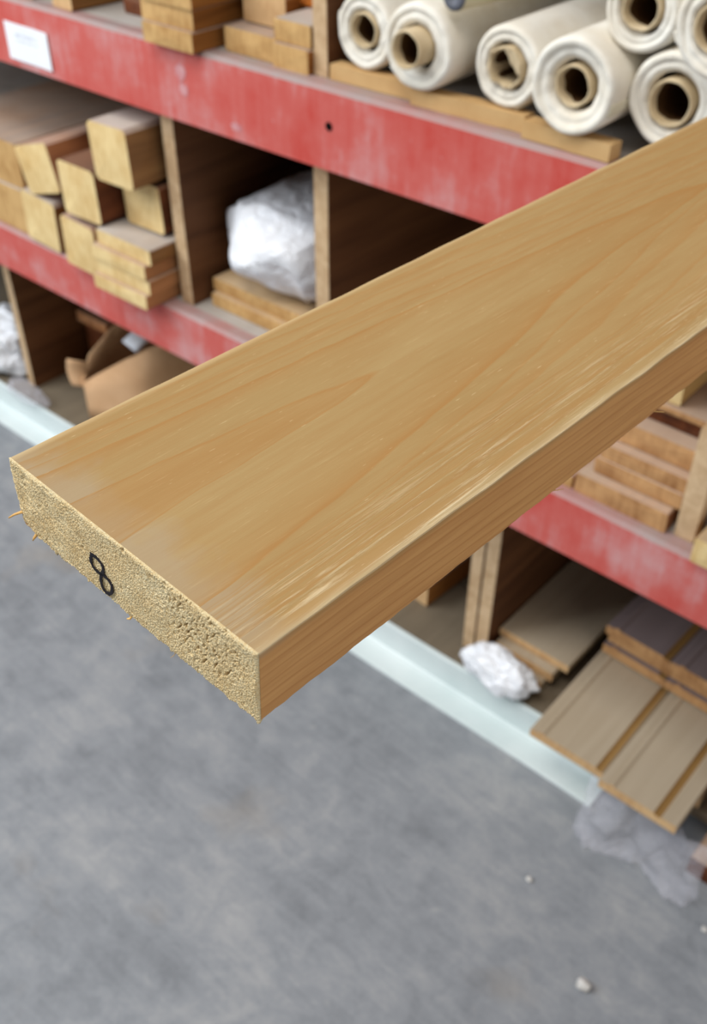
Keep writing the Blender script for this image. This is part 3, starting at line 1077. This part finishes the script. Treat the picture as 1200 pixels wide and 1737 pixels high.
# ------------------------------------------------------------------ middle shelf, right bay
GR = 'brown boards stacked in the right middle bay'
rows = [(-0.467, 1.121, 0.0, 0.150, 0.034, 'brown', 'lowest brown board of the right hand stack behind the dusty beam'),
        (-0.455, 1.138, 0.036, 0.140, 0.026, 'brown', 'second brown board up, its front edge set back a little'),
        (-0.452, 1.142, 0.063, 0.136, 0.024, 'brown', 'third brown board up, level with the middle of the pale stake'),
        (-0.450, 1.160, 0.089, 0.130, 0.034, 'brown', 'fourth brown board up, below the dark reddish one'),
        (-0.452, 1.190, 0.125, 0.128, 0.026, 'dark_brown', 'dark reddish board near the top of the right hand stack'),
        (-0.452, 1.178, 0.152, 0.136, 0.010, 'brown', 'thin tan batten under the small yellow block')]
for (x, y, z, ww, hh, mt, lb) in rows:
    timber('brown_board', lb, 'board', GR, ww, hh, 0.85, (x, y, ZD + z), side=mt, end='dark_brown' if mt == 'dark_brown' else 'brown_end', warp=0.0012, bev=0.002, yaw=R(random.uniform(-0.4, 0.4)))
timber('yellow_block', 'small yellow block on top of the brown boards just under the honey board', 'block', None, 0.036, 0.042, 0.5, (-0.456, 1.186, ZD + 0.164), side='pine', end='pine_end')
timber('wooden_stake', 'pale upright stake at the right end of the brown board stack', 'stake', None, 0.030, 0.186, 0.026, (-0.3655, 1.128, ZD), side='ply_edge', end='ply_edge', warp=0.0006)
timber('yellow_offcut', 'yellow offcut on the dusty red beam at the right picture edge', 'offcut', None, 0.07, 0.042, 0.4, (-0.302, 1.092, ZD), side='pine', end='pine_end')
timber('orange_offcut', 'small orange offcut left of the brown boards, half hidden by the honey board', 'offcut', None, 0.030, 0.022, 0.4, (-0.562, 1.122, ZD), side='orange', end='rough_end')

# ------------------------------------------------------------------ bottom bays
ZL = 0.0755
# crushed cardboard carton
cb = thing('cardboard_carton', 'torn open cardboard carton in the lower left bay under the dusty beam', 'carton', (-1.926, 1.2975, ZL))


def sheet(pts_lo, hts, name, parent, mat, th=0.004, n=1):
    bm = bmesh.new()
    cols = []
    for (x, y), h in zip(pts_lo, hts):
        cols.append([bm.verts.new((x, y, h * f)) for f in (0, 0.33, 0.66, 1.0)])
    for a, b in zip(cols, cols[1:]):
        for k in range(3):
            bm.faces.new((a[k], b[k], b[k + 1], a[k + 1]))
    o = obj(name, bm, mat, parent, smooth=True)
    s_ = o.modifiers.new('solid', 'SOLIDIFY')
    s_.thickness = th
    return o


fr = [(-0.075, -0.078), (-0.025, -0.072), (0.030, -0.062), (0.085, -0.050), (0.118, -0.040), (0.142, -0.018), (0.152, 0.03), (0.150, 0.12), (0.145, 0.22)]
sheet(fr, [0.105, 0.145, 0.185, 0.225, 0.245, 0.262, 0.262, 0.255, 0.25], 'front_wall', cb, M['card'])
bk = [(-0.075, -0.074), (-0.095, -0.03), (-0.105, 0.06), (-0.10, 0.20), (0.14, 0.225)]
sheet(bk, [0.115, 0.16, 0.20, 0.20, 0.25], 'back_wall', cb, M['card'])
bm = bmesh.new()
cols = []
for i in range(7):
    f = i / 6
    cols.append([bm.verts.new((-0.080 + 0.02 * q - 0.012 * math.sin(f * 3), -0.082 + 0.03 * q, 0.095 + 0.075 * f - 0.012 * q)) for q in (-0.6, 0.1, 0.8)])
for a, b in zip(cols, cols[1:]):
    for k in range(2):
        bm.faces.new((a[k], a[k + 1], b[k + 1], b[k]))
fo = obj('carton_flap', bm, M['card'], cb, smooth=True)
fo.modifiers.new('solid', 'SOLIDIFY').thickness = 0.004
bm = bmesh.new()
for i in range(6):
    for j in range(4):
        bm.verts.new((0.045 + 0.05 * j / 3 - 0.004 * i, -0.02 + 0.03 * i, 0.250 + 0.010 * math.sin(i * 0.8) - 0.012 * j / 3))
bm.verts.ensure_lookup_table()
for i in range(5):
    for j in range(3):
        bm.faces.new([bm.verts[q] for q in (4 * i + j, 4 * i + j + 1, 4 * i + j + 5, 4 * i + j + 4)])
po = obj('paper_sheet', bm, M['paper'], loc=(-1.926, 1.2975, ZL), smooth=True)
tag(po, 'white paper sheet lying across the top of the torn carton', 'paper')
po.modifiers.new('solid', 'SOLIDIFY').thickness = 0.002
timber('dark_offcut', 'dark timber offcut standing on edge in the shade behind the carton', 'offcut', None, 0.12, 0.165, 0.5, (-2.134, 1.379, ZL), side='dark_brown', end='dark_brown')
timber('dark_offcut', 'brown timber offcut lying on the dark one behind the carton', 'offcut', None, 0.13, 0.03, 0.5, (-2.119, 1.353, ZL + 0.168), side='dark_brown', end='brown')

o = obj('plastic_sheeting', crumple(-2.392, 1.237, 0.152, 0.125, 0.09, 0.10, 3.0, 0.3, 5, ZL + 0.001), M['bag'], smooth=True)
tag(o, 'crumpled white plastic sheeting left of the lower left divider', 'plastic sheet')
o = obj('plastic_wrap', crumple(-2.200, 1.166, 0.095, 0.085, 0.030, 0.030, 9.0, 0.35, 5, 0.0768), M['clear'], smooth=True)
tag(o, 'grey see-through plastic wrap on the pale rail at the left divider', 'plastic wrap')

timber('short_timber', 'sawn timber end low behind the honey board, left of the double divider', 'timber', None, 0.075, 0.06, 0.7, (-0.9275, 1.252, ZL), side='rough_side', end='tan_end', yaw=R(-4))
# slab and boards right of the double divider
GS = 'boards lying right of the double divider'
for k, (x, y, z, ww, hh) in enumerate(((-0.6437, 1.212, 0.0, 0.122, 0.022), (-0.6366, 1.2286, 0.0225, 0.132, 0.021))):
    timber('pale_board', ['lower pale board beside the double divider foot', 'upper pale board under the wide brown slab'][k], 'board', GS, ww, hh, 0.85, (x, y, ZL + z), side='plank', end='tan_end', warp=0.001)
timber('wide_slab', 'wide brown slab lying in shade beside the double divider', 'slab', None, 0.158, 0.019, 0.84, (-0.6295, 1.249, ZL + 0.0445), side='plank', end='tan_end', warp=0.001)
o = obj('white_bag', crumple(-0.657, 1.176, 0.112, 0.080, 0.040, 0.046, 5.0, 0.24, 5, 0.0766), M['bag'], smooth=True)
tag(o, 'crumpled white plastic bag on the pale rail by the double divider', 'plastic bag')

# shiplap planks
GP = 'tan shiplap planks sticking out over the pale rail'


def shiplap(label, x0, w_, y0, ln, z0, th, mats, group, yaw=0.0, name='shiplap_plank', tg=0.0):
    """profiled section: shallow lip, bead, broad face, V groove"""
    prof = [(0.0, 0.0), (0.0, th - 0.006), (0.004, th - 0.005), (0.017, th - 0.004), (0.020, th), (0.026, th), (0.030, th - 0.003),
            (w_ - tg - 0.016, th - 0.003), (w_ - tg - 0.012, th - 0.007), (w_ - tg - 0.003, th - 0.007), (w_ - tg, th - (0.004 if tg else 0.009)), (w_, th - (0.004 if tg else 0.009)), (w_, 0.0)]
    bm = bmesh.new()
    rings = []
    n = 10
    for i in range(n + 1):
        y = ln * i / n
        rings.append([bm.verts.new((px, y, pz)) for px, pz in prof])
    K = len(prof)
    for a, b in zip(rings, rings[1:]):
        for k in range(K):
            f = bm.faces.new((a[k], a[(k + 1) % K], b[(k + 1) % K], b[k]))
            f.material_index = 1 if k in (8, 7) else 0
    for rg in (rings[0], rings[-1]):
        f = bm.faces.new(rg)
        f.material_index = 2
    bmesh.ops.recalc_face_normals(bm, faces=bm.faces)
    o = obj(name, bm, mats, loc=(x0, y0, z0), rot=(0, 0, yaw))
    tag(o, label, 'plank', group)
    return o


pm = [M['plank'], M['plank_bead'], M['tan_end']]
shiplap('lower tan shiplap plank hidden under the left upper one', -0.516, 0.140, 1.175, 0.80, 0.0760, 0.0465, pm, GP)
shiplap('lower tan shiplap plank under the one with its corner far out', -0.371, 0.140, 1.172, 0.80, 0.0760, 0.0465, pm, GP)
shiplap('tan shiplap plank on top beside the crumpled white bag', -0.5225, 0.148, 1.076, 0.86, 0.1240, 0.024, pm, GP, R(0.6))
shiplap('tan shiplap plank on top whose front corner sticks furthest out', -0.3735, 0.144, 1.062, 0.86, 0.1240, 0.024, pm, GP, R(0.3), tg=0.026)
# grey-brown stack on the shiplap
GG = 'grey brown planks stacked on the tan shiplap'
gm = [M['greyplank'], M['plank_bead'], M['brown_end']]
nm = ['lowest', 'middle', 'topmost']
for k in range(3):
    for q in range(2):
        shiplap(['lowest', 'middle', 'topmost'][k] + [' grey brown plank under the dusty beam, left of its groove', ' grey brown plank by the right picture edge on the shiplap'][q],
                -0.521 + 0.1345 * q + 0.004 * (k % 2), 0.134, 1.318 + [0.0, 0.007, -0.003][k] - 0.0049 * q, 0.62, 0.1492 + 0.0262 * k, 0.026, gm, GG, R(-2.1), 'grey_plank')
timber('red_brown_timber', 'red brown timber on the bottom shelf right of the shiplap', 'timber', None, 0.10, 0.10, 0.7, (-0.155, 1.165, ZL), side='brown', end='dark_brown')
timber('red_brown_timber', 'red brown timber flat on the floor right of the shiplap corner', 'timber', None, 0.10, 0.045, 0.5, (-0.150, 1.100, 0.0), side='brown', end='dark_brown')

# plastic film hanging below the shiplap
bm = bmesh.new()
cols = []
for i in range(31):
    f = i / 30
    x = -0.395 + 0.23 * f
    col = []
    for j in range(13):
        gq = j / 12
        y = 1.090 - 0.045 * gq - 0.012 * math.sin(f * 9)
        z = 0.118 * (1 - gq) ** 1.3 + 0.003
        nz = noise.noise(Vector((f * 7, gq * 3, 0.5)))
        nf = abs(noise.noise(Vector((f * 16, gq * 6, 7.5))))
        col.append(bm.verts.new((x + 0.012 * nz, y - 0.020 * nf - 0.01 * nz, max(0.002, z + 0.012 * nz * (1 - gq)))))
    cols.append(col)
for a, b in zip(cols, cols[1:]):
    for k in range(12):
        bm.faces.new((a[k], b[k], b[k + 1], a[k + 1]))
o = obj('plastic_film', bm, M['clear'], smooth=True)
o.modifiers.new('solid', 'SOLIDIFY').thickness = 0.0006
tag(o, 'clear plastic film hanging to the floor below the shiplap corner', 'plastic film')

# ------------------------------------------------------------------ stones and crumbs


def pebble(name, label, x, y, r, seed, mat='stone'):
    bm = bmesh.new()
    bmesh.ops.create_icosphere(bm, subdivisions=3, radius=1)
    for v in bm.verts:
        p = v.co.copy()
        k = 1 + 0.35 * noise.noise(p * 1.3 + Vector((seed, 0, 0))) + 0.1 * noise.noise(p * 4 + Vector((0, seed, 0)))
        v.co = Vector((p.x * k * r * 1.1, p.y * k * r * 0.85, max(p.z * k * r * 0.9, -r * 0.55) + r * 0.55))
    o = obj(name, bm, M[mat], loc=(x, y, 0.0002), smooth=True)
    tag(o, label, 'stone', 'loose stones on the concrete')


pebble('stone', 'white stone alone on the concrete near the bottom right corner', -0.228, 0.808, 0.0105, 1.0)
pebble('stone', 'tiny stone on the concrete below the shiplap corner', -0.394, 0.906, 0.005, 2.0)
pebble('stone', 'small pale stone on the concrete at the right picture edge', -0.126, 1.021, 0.005, 3.0)
